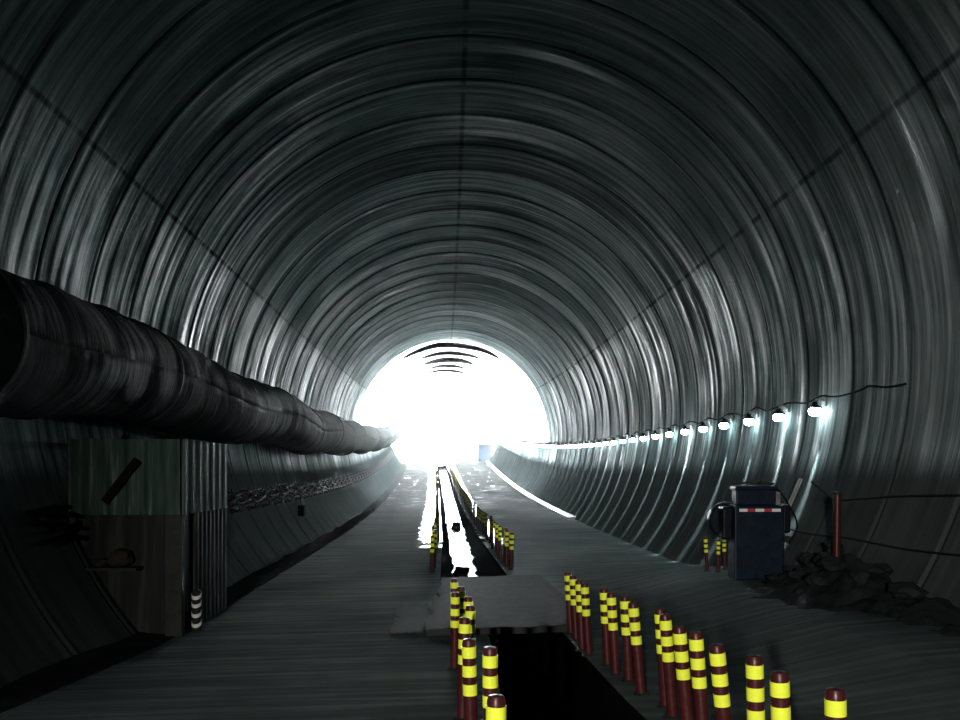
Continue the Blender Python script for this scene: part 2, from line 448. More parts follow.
def ribbon(name, mat, y0, y1, fx0, fx1, fz0, fz1, thick=.1, step=1.0, wob=0.0, smooth=False):
    """a strip along the tunnel between two edges, closed below"""
    mb = MB(); n = max(1, int((y1 - y0)/step)); W = 5
    for j in range(n + 1):
        y = y0 + (y1 - y0)*j/n
        for i in range(W + 1):
            t = i/W; x = fx0(y)*(1-t) + fx1(y)*t; z = fz0(y)*(1-t) + fz1(y)*t
            z += wob*noise.noise(Vector((x*2.3, y*1.1, 4.2)))
            mb.v.append((x, y, z))
        for i in range(W + 1):
            p = mb.v[-(W+1)]; mb.v.append((p[0], p[1], p[2] - thick))
    S = 2*(W+1)
    for j in range(n):
        for i in range(W):
            a = j*S + i; mb.face((a, a+1, a+S+1, a+S))
            b = a + W + 1; mb.face((b+1, b, b+S, b+S+1))
        a = j*S; mb.face((a, a+S, a+S+W+1, a+W+1)); mb.face((a+W+S, a+W, a+2*W+1, a+2*W+1+S))
    for a, fl in ((0, False), (n*S, True)):
        loop = [a+i for i in range(W+1)] + [a+W+1+i for i in reversed(range(W+1))]
        mb.face(tuple(loop if fl else reversed(loop)))
    return mb.build(name, mat, smooth=smooth)

tl = lambda y: lerp_tab(TL, y); tr = lambda y: lerp_tab(TR, y)
w = ribbon('trench_water', M['water'], 15.0, 80.5, lambda y: tl(y) + .01, lambda y: tr(y) - .01,
           lambda y: fz(tl(y), y) - .34, lambda y: fz(tl(y), y) - .34)
tag(w, 'dark standing water in the slot between the lanes, mirroring the bright mouth', 'water', kind='stuff')
w = ribbon('mud_bank', M['mud'], 15.35, 80.5, lambda y: tl(y) + (tr(y) - tl(y))*lerp_tab([(15, .52), (20, .62), (28, .78), (48, .88), (81, .9)], y) + .20*noise.noise(Vector((y*.9, 3, 1)))*sm(40, 20, y), lambda y: tr(y) - .01,
           lambda y: fz(tl(y), y) - .42, lambda y: fz(tr(y), y) - .06, .12, .5, .10, True)
tag(w, 'dark wet mud banked along the right side of the slot', 'mud', kind='stuff')

w = ribbon('mud_ledge', M['mud'], 15.35, 80.5, lambda y: tl(y) + .01, lambda y: tl(y) + .30 + .10*noise.noise(Vector((y*.9, 8, 1))),
           lambda y: fz(tl(y), y) - .10, lambda y: fz(tl(y), y) - .40, .12, .5, .08, True)
tag(w, 'narrow dark mud ledge along the left side of the slot', 'mud', kind='stuff')

# gutter along the left wall and pale kerb along the right wall
w = ribbon('trim_gutter', M['gutter'], 5, 83.8, lambda y: edge(y, -1) - .02, lambda y: edge(y, -1) + .52,
           lambda y: fz(edge(y, -1), y) + .07, lambda y: fz(edge(y, -1) + .5, y) + .015, .05, 1, .05)
tag(w, kind='structure')
w = ribbon('trim_kerb', M['kerb'], 31, 83.8, lambda y: edge(y, 1) - .30, lambda y: edge(y, 1) - .05,
           lambda y: fz(edge(y, 1), y) + .05, lambda y: fz(edge(y, 1), y) + .10, .1, 1, .02)
tag(w, kind='structure')

# bridging slabs
def slab(y0, y1, x0, x1, th, label, seed):
    mb = MB(); rnd = random.Random(seed); N = 14
    top = []
    for i in range(N + 1): top.append((x0 + (x1-x0)*i/N, y0 + rnd.uniform(-.03, .03)))
    for i in range(1, 8): top.append((x1 + rnd.uniform(-.03, .05), y0 + (y1-y0)*i/8))
    for i in range(N + 1): top.append((x1 - (x1-x0)*i/N, y1 + rnd.uniform(-.04, .04)))
    for i in range(1, 8): top.append((x0 + rnd.uniform(-.06, .05), y1 - (y1-y0)*i/8))
    n = len(top)
    for x, y in top: mb.v.append((x, y, fz(x, y) + th))
    for x, y in top: mb.v.append((x, y, fz(x, y) + .004))
    mb.face(tuple(range(n))); mb.face(tuple(reversed(range(n, 2*n))))
    for i in range(n): mb.face((i, n+i, n+(i+1) % n, (i+1) % n))
    return tag(mb.build('bridging_slab', M['slab'], bevel=.012), label, 'slab', 'slabs bridging the slot')
slab(10.12, 12.85, -.52, 1.32, .085, 'thick grey concrete slab bridging the dark pit at its far end', 1)
slab(12.9, 15.4, -.46, 1.30, .05, 'flat grey slab lying behind the thicker slab, before the water', 2)
slab(10.3, 12.5, -.95, -.56, .03, 'low broken slab piece lying left of the thick bridging slab', 3)

# ------------------------------------------------------------------ bollards
def bollard_proto(solid=False):
    H, r = .70, .038
    pole = [(.0, 0), (r, 0), (r, .64), (r*.98, .675), (r*.8, .694), (0, .70)]
    bands = [(.655, .593), (.55, .488), (.445, .383)]
    foot = [(.0, 0), (.065, 0), (.065, .010), (.045, .022), (0, .022)]
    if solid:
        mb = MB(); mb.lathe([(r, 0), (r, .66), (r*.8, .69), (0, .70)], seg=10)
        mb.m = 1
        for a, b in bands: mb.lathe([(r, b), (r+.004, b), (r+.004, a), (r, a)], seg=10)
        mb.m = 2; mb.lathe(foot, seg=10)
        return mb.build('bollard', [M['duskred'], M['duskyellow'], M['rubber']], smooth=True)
    root = thing('bollard', 'x', 'bollard')
    mb = MB(); mb.lathe(pole, seg=24); mb.build('pole', M['red'], root, smooth=True)
    for a, b in bands:
        mb = MB(); mb.lathe([(r, b), (r+.003, b), (r+.003, a), (r, a)], seg=24)
        o = mb.build('reflective_band', M['yellow'], root, smooth=True)
    mb = MB(); mb.lathe(foot, seg=24); mb.build('foot', M['rubber'], root, smooth=True)
    return root
P_FULL = bollard_proto(); first_full = [True]
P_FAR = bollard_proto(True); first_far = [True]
def bollard(x, y, label, group, lean=0, leany=0, scale=1.0, far=False):
    src, flag = (P_FAR, first_far) if far else (P_FULL, first_full)
    o = src if flag[0] else (copy_tree(src)); flag[0] = False
    o.location = (x, y, fz(x, y) - .004); o.rotation_euler = (leany, lean, random.uniform(0, 6)); o.scale = (scale,)*3
    # keep the lean in world axes whatever the spin
    o.rotation_euler = (Matrix.Rotation(lean, 3, 'Y') @ Matrix.Rotation(leany, 3, 'X') @ Matrix.Rotation(random.uniform(0, 6), 3, 'Z')).to_euler()
    tag(o, label, 'bollard', group)
    return o
CAMX = -.2
# (top pixel column, band spacing, lean) of the row right of the pit, far end first
RIGHT = [(567.7, 9.4, .05), (573, 9.9, .05), (579, 10.6, .05), (584.4, 11.0, .06), (603.8, 11.8, .05), (611, 12.5, .06), (624.6, 13.0, .05),
         (633, 14.0, .09), (660, 15.0, .06), (664.5, 15.8, .08), (678.7, 17.7, .09), (696, 18.7, .07), (716, 20.6, .10),
         (754, 22.5, .03), (778.5, 24.6, .04), (834.8, 27.0, .02)]
nR = len(RIGHT)
for i, (px, s, lean) in enumerate(RIGHT):
    D = 94.5/s; x = CAMX + (px - 455)*D/900 + .7*lean
    k_ = nR - 1 - i
    lab = 'dark red bollard, yellow bands, %s from the near end right of the pit' % ORD[k_]
    if k_ == 0: lab = 'dark red bollard cut by the picture bottom at the near end of the right row'
    if k_ == nR - 1: lab = 'dark red bollard with yellow bands at the far end, right of the pit'
    bollard(x, D, lab, 'bollards along the right edge of the pit', -lean, random.uniform(-.02, .02))
LEFT = [(455.5, 9.6), (454.5, 8.05), (461.5, 8.6), (468.5, 7.6), (462.5, 6.1), (470, 6.9), (472, 5.05), (490.7, 4.72), (494, 3.55)]
LEFT.sort(key=lambda q: q[1]); nL = len(LEFT)
for i, (px, D) in enumerate(LEFT):
    lab = 'dark red bollard, yellow bands, %s from the near end left of the pit' % ORD[i]
    if i == 0: lab = 'dark red bollard nearest the picture bottom in the row left of the pit'
    if i == nL - 1: lab = 'dark red bollard beside the thick slab at the far end of the left row'
    bollard(CAMX + (px - 455)*D/900, D, lab, 'bollards along the left edge of the pit', random.uniform(-.03, .03), random.uniform(-.02, .02))
y = 16.6; i = 0
while y < 79:
    for side in (-1, 1):
        x = (tl(y) - .13) if side < 0 else (tr(y) + .13)
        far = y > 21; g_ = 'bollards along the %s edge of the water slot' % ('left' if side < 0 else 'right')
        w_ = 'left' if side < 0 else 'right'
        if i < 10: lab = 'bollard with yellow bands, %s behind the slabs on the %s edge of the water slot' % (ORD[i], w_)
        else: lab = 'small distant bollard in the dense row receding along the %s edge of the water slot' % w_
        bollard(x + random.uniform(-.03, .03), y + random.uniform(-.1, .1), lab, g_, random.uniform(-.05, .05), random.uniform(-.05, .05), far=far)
    y += .75 if y < 40 else 1.1; i += 1
for j, (px, D, s_, lab) in enumerate(((707, 13.4, .72, 'short bollard with yellow bands standing farthest left of the blue cabinet'),
                                 (718, 13.1, .68, 'short bollard with yellow bands leaning between two others beside the blue cabinet'),
                                 (725, 13.5, .72, 'short bollard with yellow bands standing closest to the left of the blue cabinet'))):
    bollard(CAMX + (px - 455)*D/900, D, lab, 'bollards beside the blue cabinet', random.uniform(-.06, .06), .03, s_)

# ------------------------------------------------------------------ ventilation duct on the left
def duct_c(y):
    sag = .07*math.cos(2*PI*(y - 3)/9.0)*(1 if y < 70 else .5) - .05*sm(18, 26, y)*sm(40, 30, y)
    return (cx(y) - 4.43 + .03*math.sin(y*.9), 3.0 + rise(y) + sag)
mb = MB(); NA = 40; yd = []; y = -8.0
while y <= 79.5: yd.append(y); y += .14 if y < 40 else .28
for j, y in enumerate(yd):
    X, Z = duct_c(y)
    ring = (y % 1.2)/1.2
    puff = .04*abs(math.sin(PI*ring))**.5 - .03
    for a in range(NA + 1):
        th = 2*PI*a/NA
        wr = .03*noise.noise(Vector((math.cos(th)*1.6, math.sin(th)*1.6, y*2.6))) + .03*noise.noise(Vector((math.cos(th), math.sin(th), y*.45)))
        r = .655 + puff + wr
        mb.v.append((X + r*math.cos(th), y, Z + r*math.sin(th)))
W = NA + 1
for j in range(len(yd) - 1):
    for a in range(NA):
        q = j*W + a
        mb.face((q, q+1, q+W+1, q+W), [(a*.103, yd[j]), ((a+1)*.103, yd[j]), ((a+1)*.103, yd[j+1]), (a*.103, yd[j+1])])
duct = thing('ventilation_duct', 'long fat grey fabric ventilation duct slung along the left wall', 'duct', (-4.43, 12, 3.0))
def under(o, root):
    o.parent = root; o.matrix_parent_inverse = Matrix.Translation(-Vector(root.location)); return o
o = under(mb.build('duct_sleeve', M['duct'], smooth=True, angle=180), duct)
sd = o.modifiers.new('thickness', 'SOLIDIFY'); sd.thickness = .012; sd.offset = 1
y = 3.0
while y < 79:
    X, Z = duct_c(y); mb = MB()
    ring = []
    for a in range(NA):
        th = 2*PI*a/NA; ring.append((X + .672*math.cos(th), Z + .672*math.sin(th)))
    for a in range(NA):
        n = len(mb.v); (x0, z0), (x1, z1) = ring[a], ring[(a+1) % NA]
        f = lambda px, pz, k: (X + (px - X)*k, Z + (pz - Z)*k)
        a0, a1, b0, b1 = f(x0, z0, 1), f(x1, z1, 1), f(x0, z0, .96), f(x1, z1, .96)
        mb.quad((a0[0], y-.025, a0[1]), (a1[0], y-.025, a1[1]), (a1[0], y+.025, a1[1]), (a0[0], y+.025, a0[1]))
        mb.quad((b0[0], y-.025, b0[1]), (b1[0], y-.025, b1[1]), (a1[0], y-.025, a1[1]), (a0[0], y-.025, a0[1]))
        mb.quad((a0[0], y+.025, a0[1]), (a1[0], y+.025, a1[1]), (b1[0], y+.025, b1[1]), (b0[0], y+.025, b0[1]))
    zt = Z + .9; mb.tube([(X - .15, y, Z + .64), (wall_x(zt, y, -1) + .0, y, zt)], .012, 6)
    under(mb.build('hanger_strap', M['rubber'], smooth=True), duct)
    y += 4.5

# ------------------------------------------------------------------ cables on the left wall
def wall_pt(y, z_above, off, side):
    z = fz(cx(y) + side*3.9, y) + z_above
    zz = z; x = wall_x(zz, y, side); d = Vector((cx(y) - x, 0, zc(y) - zz)).normalized()
    p = Vector((x, y, zz)) + d*off; return p
crnd = random.Random(11)
names = ['topmost', 'second highest', 'middle', 'second lowest', 'lowest']
for c in range(5):
    mb = MB(); pts = []; y = 9.5; ph = crnd.uniform(0, 6)
    while y < 79:
        z = 1.50 - c*.085 + .035*math.sin(y*2*PI/1.5 + ph) + .04*noise.noise(Vector((y*.9, c*7.0, 0)))
        pts.append(wall_pt(y, z, .09 + .05*(c % 2) + .03*noise.noise(Vector((y*1.3, c*3.0, 5))), -1)); y += .25 if y < 40 else .5
    mb.tube(pts, .026 + .006*(c % 3), 7)
    tag(mb.build('wall_cable', M['black'], smooth=True), '%s of the five black cables strung along the left wall' % names[c], 'cable', 'cables along the left wall')
y = 13.5; i = 0; pb = None
while y < 78:
    mb = MB()
    if pb is None:
        root = thing('cable_hook', 'x', 'cable hook')
        z0 = 0; mb.b2(-.012, .012, -.02, .02, -.24, .24); mb.build('back_bar', M['black'], root)
        for dz in (-.2, -.07, .06, .19):
            m2 = MB(); m2.tube([(0, 0, dz), (.10, 0, dz - .01), (.17, 0, dz), (.19, 0, dz + .05)], .011, 6); m2.build('hook_arm', M['black'], root, smooth=True)
        pb = root
    else: root = copy_tree(pb)
    p = wall_pt(y, 1.31, .012, -1)
    root.location = p; d = Vector((cx(y) - p.x, 0, zc(y) - p.z)).normalized()
    root.rotation_euler = (0, -math.asin(d.z), 0)
    tag(root, ('black cable hook on the left wall, %s beyond the green hut' % ORD[i]) if i < 8 else 'small distant black cable hook in the run along the left wall', 'cable hook', 'hooks carrying the left wall cables')
    y += 1.5; i += 1
p = wall_pt(24.5, .78, .20, -1)
jb = thing('junction_box', 'small dark junction box hung under the left wall cables', 'junction box', p)
mb = MB(); mb.b2(-.09, .09, -.17, .17, -.15, .15); mb.build('box_body', M['black'], jb, bevel=.02)
mb = MB(); mb.tube([(-.02, 0, .14), (-.05, .02, .3), (-.06, .05, .42)], .012, 6); mb.build('lead', M['black'], jb, smooth=True)

# ------------------------------------------------------------------ lamps on the right wall
lamp_y = []
D = 12.85
while D < 78: lamp_y.append(D); D += 1.42
proto = None
LZ = 2.66
for i, y in enumerate(lamp_y):
    zl = LZ + rise(y) + .03*noise.noise(Vector((y*.7, 1, 1)))
    xw = wall_x(zl, y, 1)
    if proto is None:
        root = thing('wall_lamp', 'x', 'lamp')
        mb = MB(); mb.b2(-.02, .0, -.05, .05, .04, .16); mb.tube([(-.01, 0, .12), (-.08, 0, .15), (-.14, 0, .13), (-.15, 0, .07)], .012, 8)
        mb.build('bracket', M['steel'], root, smooth=True)
        mb = MB(); mb.lathe([(.03, .10), (.035, .06), (.095, .03), (.10, .01), (.094, .01), (.03, .055), (0, .05)], (-.15, 0, 0), 16)
        mb.build('lamp_shade', M['black'], root, smooth=True)
        mb = MB(); mb.lathe([(0, -.105), (.045, -.097), (.078, -.07), (.088, -.035), (.078, .0), (.045, .02), (0, .022)], (-.15, 0, 0), 16)
        mb.build('bulb', M['bulb'], root, smooth=True)
        ld = bpy.data.lights.new('lamp_beam', 'SPOT'); ld.energy = 1500; ld.color = (.80, .96, 1.0); ld.spot_size = math.radians(40); ld.spot_blend = 1.0; ld.shadow_soft_size = .05
        lo = bpy.data.objects.new('lamp_beam', ld); COL.objects.link(lo); lo.parent = root
        lo.location = (-.15, 0, -.10); lo.scale = (1, .28, 1)
        lo.rotation_euler = (0, math.radians(9), 0)
        proto = root
    else: root = copy_tree(proto)
    root.location = (xw, y, zl)
    lab = 'glowing white wall lamp, %s from the near end of the row on the right wall' % ORD[i] if i < 14 else 'distant glowing lamp merging into the bright line along the right wall'
    if i == 0: lab = 'nearest and largest glowing white lamp at the right end of the wall row'
    tag(root, lab, 'lamp', 'lamps along the right wall')
# supply cable looping over the lamps
mb = MB(); pts = []
y = 10.5
while y < 79:
    t = ((y - 12.85)/1.42) % 1.0
    z = LZ + rise(y) + .20 - .07*math.sin(PI*t) + .05*noise.noise(Vector((y*1.7, 0, 2)))
    pts.append((wall_x(z, y, 1) - .05, y, z)); y += .12 if y < 30 else .36
mb.tube(pts, .014, 6)
tag(mb.build('lamp_cable', M['black'], smooth=True), 'thin black supply cable looping along above the right wall lamps', 'cable')

# ------------------------------------------------------------------ green hut on the left
hx0, hx1, hy0, hy1 = -4.75, -3.42, 10.6, 12.72
hz = fz(-3.6, 11.5); ZF, ZT = 1.26, 2.15
hut = thing('site_hut', 'stained green hut with open front and corrugated fascia beside the left wall', 'hut', (-3.9, 11.6, hz))
def corr(mb, p0, p1, z0, z1, n, depth, th=.02):
    """upright corrugated sheet from p0 to p1 in plan"""
    p0, p1 = Vector(p0), Vector(p1); d = (p1 - p0); L = d.length; d /= L; nrm = Vector((d.y, -d.x, 0))
    K = n*4; base = len(mb.v)
    for i in range(K + 1):
        ph = i % 4; off = depth if ph in (1, 2) else 0
        for o_, z in ((off, z0), (off, z1), (off - th, z0), (off - th, z1)):
            p = p0 + d*(L*i/K) + nrm*o_; mb.v.append((p.x, p.y, z))
    for i in range(K):
        a = base + i*4
        mb.face((a, a+4, a+5, a+1)); mb.face((a+2, a+3, a+7, a+6)); mb.face((a+1, a+5, a+7, a+3)); mb.face((a, a+2, a+6, a+4))
    a = base; mb.face((a, a+1, a+3, a+2)); a = base + K*4; mb.face((a, a+2, a+3, a+1))
def part(name, mb, mat, **kw): return under(mb.build(name, mat, **kw), hut)
mb = MB(); corr(mb, (hx0, hy0, 0), (hx1, hy0, 0), ZF, ZT, 6, .025); part('front_fascia', mb, M['green'])
mb = MB(); corr(mb, (hx1, hy0, 0), (hx1, hy1, 0), ZF, ZT, 7, .025); part('side_fascia', mb, M['green'])
mb = MB(); mb.b2(hx0, hx1 - .01, hy0 + .01, hy1, ZT - .05, ZT - .01); part('roof', mb, M['grey'])
mb = MB(); corr(mb, (hx1 - .01, 11.17, 0), (hx1 - .01, hy1, 0), hz + .02, ZF, 8, .02); part('side_panel', mb, M['grey'])
mb = MB(); mb.b2(hx1 - .20, hx1 - .0, hy0 + .0, hy0 + .14, fz(-3.5, 10.7), ZF); part('corner_post', mb, M['post'], bevel=.01)
mb = MB(); mb.b2(hx0, hx0 + .08, hy0, hy0 + .1, fz(hx0, 10.6), ZF); part('corner_post', mb, M['post'], bevel=.01)
mb = MB(); mb.b2(hx0, hx1 - .2, hy0 + .10, hy0 + .14, fz(-4.1, 10.7), ZF); part('front_panel', mb, M['grey'])
mb = MB(); mb.b2(hx1 - .10, hx1 - .06, hy0 + .14, 11.17, hz + .25, ZF); part('door', mb, M['bluedark'])
mb = MB(); mb.b2(hx0, hx1 - .1, hy1 - .04, hy1, fz(-4.2, 12.7), ZF); part('back_panel', mb, M['grey'])
rt = Matrix.Rotation(math.radians(-52), 3, 'Y')
mb = MB(); mb.box((-4.1, hy0 - .09, 1.66), (.62, .06, .09), rt); part('brace', mb, M['black'])
mb = MB(); mb.b2(-4.55, -3.9, hy0 - .16, hy0 + .10, .62, .65); sh = part('shelf', mb, M['post'])
# striped warning post in the doorway
wp = thing('warning_post', 'short black and white striped post in the hut doorway', 'warning post', (hx1 + .055, 11.02, fz(hx1 + .05, 11.02)))
mb = MB(); mb.lathe([(.055, 0), (.055, .48), (.03, .5), (0, .5)], seg=16); mb.build('post_body', M['rubber'], wp, smooth=True)
for zz in (.1, .22, .34, .44):
    mb = MB(); n0 = 0; K = 16
    for k in range(K):
        a = 2*PI*k/K; dz = .035*math.sin(a)
        for r_, z_ in ((.0555, zz - .022), (.059, zz - .022), (.059, zz + .022), (.0555, zz + .022)): mb.v.append((r_*math.cos(a), r_*math.sin(a), z_ + dz))
    for k in range(K):
        for e in range(4):
            a = k*4 + e; b = k*4 + (e+1) % 4; c = ((k+1) % K)*4
            mb.face((a, c + e, c + (e+1) % 4, b))
    mb.build('white_stripe', M['white'], wp, smooth=True)
# clutter on the shelf
def lump(name, mat, c, r, seed, label, cat, sub=3, group=None, amp=.35, frq=1.4, parent=None):
    bm = bmesh.new(); bmesh.ops.create_icosphere(bm, subdivisions=sub, radius=1)
    for v in bm.verts:
        k_ = 1 + amp*noise.noise(v.co*frq + Vector((seed*3.7, seed*1.3, 0)))
        v.co = Vector((v.co.x*r[0]*k_, v.co.y*r[1]*k_, v.co.z*r[2]*k_))
    zmin = min(v.co.z for v in bm.verts)
    for v in bm.verts: v.co.z -= zmin
    me = bpy.data.meshes.new(name); bm.to_mesh(me); bm.free(); me.materials.append(mat)
    o = bpy.data.objects.new(name, me); COL.objects.link(o); o.location = c
    return tag(o, label, cat, group)
lump('canvas_bag', M['sack'], (-4.12, hy0 - .06, .651), (.14, .09, .11), 2, 'dusty crumpled bag lying on the shelf of the green hut', 'bag')
lump('folded_rag', M['sack'], (-4.36, hy0 - .05, .651), (.10, .08, .05), 5, 'flat dusty rag bundle at the left end of the hut shelf', 'rag')
# black lantern hanging above the hut
zt = 2.5
lump('mud_clod', M['mud'], (tl(33)*.45 + tr(33)*.55, 33, fz(tl(33), 33) - .42), (.17, .8, .16), 41, 'dark clod of mud breaking the bright water of the slot, the farther', 'mud clod', 3, None, .6)
lump('mud_clod', M['mud'], (tl(19)*.62 + tr(19)*.38, 19, fz(tl(19), 19) - .41), (.16, .35, .12), 43, 'dark clod of mud in the slot water closest to the flat slab', 'mud clod', 3, None, .6)
hl = thing('hanging_hook', 'small black hook hanging on the left wall above the green hut', 'hook', (wall_x(2.35, 13.2, -1) + .03, 13.2, 2.2))
mb = MB(); mb.tube([(0, 0, .26), (.03, 0, .2), (.03, 0, .1)], .012, 6); mb.build('hook_stem', M['black'], hl, smooth=True)
mb = MB(); mb.lathe([(0, 0), (.05, .02), (.04, .08), (.015, .12), (0, .12)], (.03, 0, 0), 12); mb.build('hook_weight', M['black'], hl, smooth=True)

# ------------------------------------------------------------------ blue cabinet on the right
bx0, bx1, by = 3.50, 4.16, 11.9
bz = min(fz(bx0, by), fz(bx1, by)) + .01
cab = thing('blue_cabinet', 'dark blue steel cabinet with a red and white tape strip before the right wall', 'cabinet', ((bx0+bx1)/2, by + .16, bz))
def cpart(name, mb, mat, **kw): return under(mb.build(name, mat, **kw), cab)
mb = MB(); mb.b2(bx0, bx1, by, by + .32, bz, 1.32); cpart('body', mb, M['blue'], bevel=.02)
mb = MB(); mb.b2(bx0 + .03, bx1 - .10, by + .03, by + .24, 1.32, 1.53); mb.box(((bx0+bx1)/2 - .035, by + .135, 1.55), (.58, .26, .05), None, .96)
cpart('hood', mb, M['blue'], bevel=.015)
mb = MB(); mb.lathe([(.0, -.10), (.235, -.10), (.25, -.06), (.25, .06), (.235, .10), (0, .10)], seg=28)
o = mb.build('side_drum', M['bluedark'], smooth=True); o.rotation_euler = (PI/2, 0, 0); o.location = (bx0 + .02, by + .44, 1.10); under(o, cab)
o.location = (bx0 + .02, by + .44, 1.10)
mb = MB(); mb.b2(bx0 - .14, bx0, by + .06, by + .30, .86, 1.30); cpart('side_box', mb, M['bluedark'], bevel=.03)
mb = MB(); mb.b2(bx1, bx1 + .10, by + .05, by + .30, .95, 1.33); cpart('side_box', mb, M['bluedark'], bevel=.02)
mb = MB(); mb.b2(bx1 - .09, bx1 - .03, by + .08, by + .2, 1.325, 1.49); cpart('cover_plate', mb, M['steel'])
x = bx0 + .06
for q, wd in enumerate((.11, .10, .12, .10, .12)):
    mb = MB(); mb.b2(x, x + wd - .004, by - .004, by + .002, 1.235, 1.275)
    cpart('tape_piece', mb, M['white'] if q % 2 == 0 else M['tapered'])['label'] = ('white' if q % 2 == 0 else 'red') + ' reflective tape piece'
    x += wd
# crumpled grey cover on top
mb = MB(); N = 12
for i in range(N + 1):
    for j in range(5):
        u_, v_ = i/N, j/4
        mb.v.append((bx0 + .05 + u_*.5, by + .03 + v_*.22, 1.597 + .03*noise.noise(Vector((u_*6, v_*4, 2))) + .015*math.sin(u_*PI)))
for i in range(N):
    for j in range(4):
        a = i*5 + j; mb.face((a, a+5, a+6, a+1))
o = mb.build('crumpled_cover', M['sack'], smooth=True); sd = o.modifiers.new('t', 'SOLIDIFY'); sd.thickness = .012; sd.offset = 1
tag(o, 'crumpled grey sheet lying on top of the blue cabinet', 'sheet')

# rubble, plank, red post and loose cables right of the cabinet
mb = MB(); NX, NY = 44, 52
def heap(x, y):
    a = .50*math.exp(-((x - 4.45)/.75)**2 - ((y - 10.6)/1.25)**2) + .20*math.exp(-((x - 3.95)/.4)**2 - ((y - 9.7)/.55)**2) + .22*math.exp(-((x-4.4)/.6)**2 - ((y-8.2)/1.2)**2)
    a += .07*noise.noise(Vector((x*3, y*3, 0))) + .04*noise.noise(Vector((x*8, y*8, 1))); return a - .10
for i in range(NX + 1):
    for j in range(NY + 1):
        x = 3.2 + 1.5*i/NX; y = 6.8 + 5.6*j/NY
        z = fz(min(x, 4.3), y) + heap(x, y)
        x = min(x, wall_x(z, y, 1) + .01)
        mb.v.append((x, y, z))
for i in range(NX):
    for j in range(NY):
        a = i*(NY+1) + j
        if max(heap(3.2 + 1.5*(i+di)/NX, 6.8 + 5.6*(j+dj)/NY) for di in (0, 1) for dj in (0, 1)) < -.035: continue
        if 6.8 + 5.6*(j+1)/NY > 11.8 and 3.2 + 1.5*i/NX < 4.3: continue
        mb.face((a, a+NY+1, a+NY+2, a+1))
tag(mb.build('rubble_heap', M['rock']), 'dark heap of broken rubble against the foot of the right wall', 'rubble', kind='stuff')
rr = random.Random(5)
spots = [(3.72, 9.75, .11), (3.95, 9.95, .14), (4.1, 10.4, .16), (3.85, 10.7, .10), (4.2, 11.1, .15), (4.3, 9.6, .17), (4.0, 9.35, .12), (4.35, 10.8, .14), (3.8, 11.3, .08), (4.15, 11.6, .10), (3.6, 9.9, .06), (4.25, 8.9, .15)]
rlab = ['at the left tip of the front heap', 'in the middle of the front heap', 'halfway up the rubble', 'at the left foot of the rubble', 'high on the rubble beside the cabinet',
        'large at the right of the front heap', 'lowest in front of the heap', 'against the wall on the rubble', 'small near the foot of the blue cabinet', 'right beside the blue cabinet', 'tiny, lying apart on the road', 'at the right picture edge']
for i, (x, y, r) in enumerate(spots):
    z = fz(x, y) + max(0, heap(x, y)) - r*.25
    o = lump('rock', M['rock'], (x, y, z), (r, r*rr.uniform(.7, 1.1), r*rr.uniform(.45, .7)), i + 20, 'dark broken rock ' + rlab[i], 'rock', 2, 'rocks on the rubble heap', .7, 1.6)
    o.rotation_euler = (0, 0, rr.uniform(0, 6))
o = MB(); o.tube([(4.25, 10.5, .62), (4.26, 10.5, 1.50)], .045, 12)
pr = thing('red_post', 'dark red post standing in the rubble at the right wall', 'post', (4.25, 10.5, .62))
under(o.build('post_pole', M['red'], smooth=True), pr)
mb = MB(); mb.lathe([(.05, 0), (.05, .03), (0, .045)], (4.26, 10.5, 1.5), 12); under(mb.build('post_cap', M['rubber'], smooth=True), pr)
a, b = Vector((4.30, 12.7, .80)), Vector((4.70, 12.75, 1.66)); d = (b - a); rot = d.to_track_quat('Z', 'Y').to_matrix()
mb = MB(); mb.box((a + b)/2, (.07, .03, d.length), rot)
tag(mb.build('leaning_plank', M['wood']), 'narrow pale plank leaning on the right wall behind the blue cabinet', 'plank')
def cable(pts, r, label):
    mb = MB(); P = [Vector(p) for p in pts]; out = []
    for i in range(len(P) - 1):
        p0, p1, p2, p3 = P[max(i-1, 0)], P[i], P[i+1], P[min(i+2, len(P)-1)]
        for s_ in range(8):
            t = s_/8
            out.append(.5*((2*p1) + (p2 - p0)*t + (2*p0 - 5*p1 + 4*p2 - p3)*t*t + (3*p1 - p0 - 3*p2 + p3)*t**3))
    out.append(P[-1]); mb.tube(out, r, 7)
    return tag(mb.build('loose_cable', M['black'], smooth=True), label, 'cable', 'loose cables on the right wall')
def wpx(px, y, z, off=.04):
    x = wall_x(z, y, 1) - off; return (x, y, z)
cable([wpx(0, 12.7, 1.62), wpx(0, 12.2, 1.50), wpx(0, 11.7, 1.40), wpx(0, 11.0, 1.44), wpx(0, 10.0, 1.5), wpx(0, 8.5, 1.55)], .014, 'upper thin black cable sagging along the right wall past the red post')
cable([wpx(0, 16.5, 1.02), wpx(0, 15, .98), wpx(0, 13.3, .95), wpx(0, 12.0, .93), wpx(0, 11.0, .96), wpx(0, 9.5, .95), wpx(0, 8, 1.0)], .012, 'lower thin black cable running along the right wall behind the blue cabinet')
cable([(4.10, 12.19, 1.42), (4.2, 12.3, 1.52), (4.42, 12.45, 1.30), wpx(0, 12.6, 1.0), wpx(0, 12.6, .75)], .012, 'thin black cable drooping from the top of the blue cabinet')

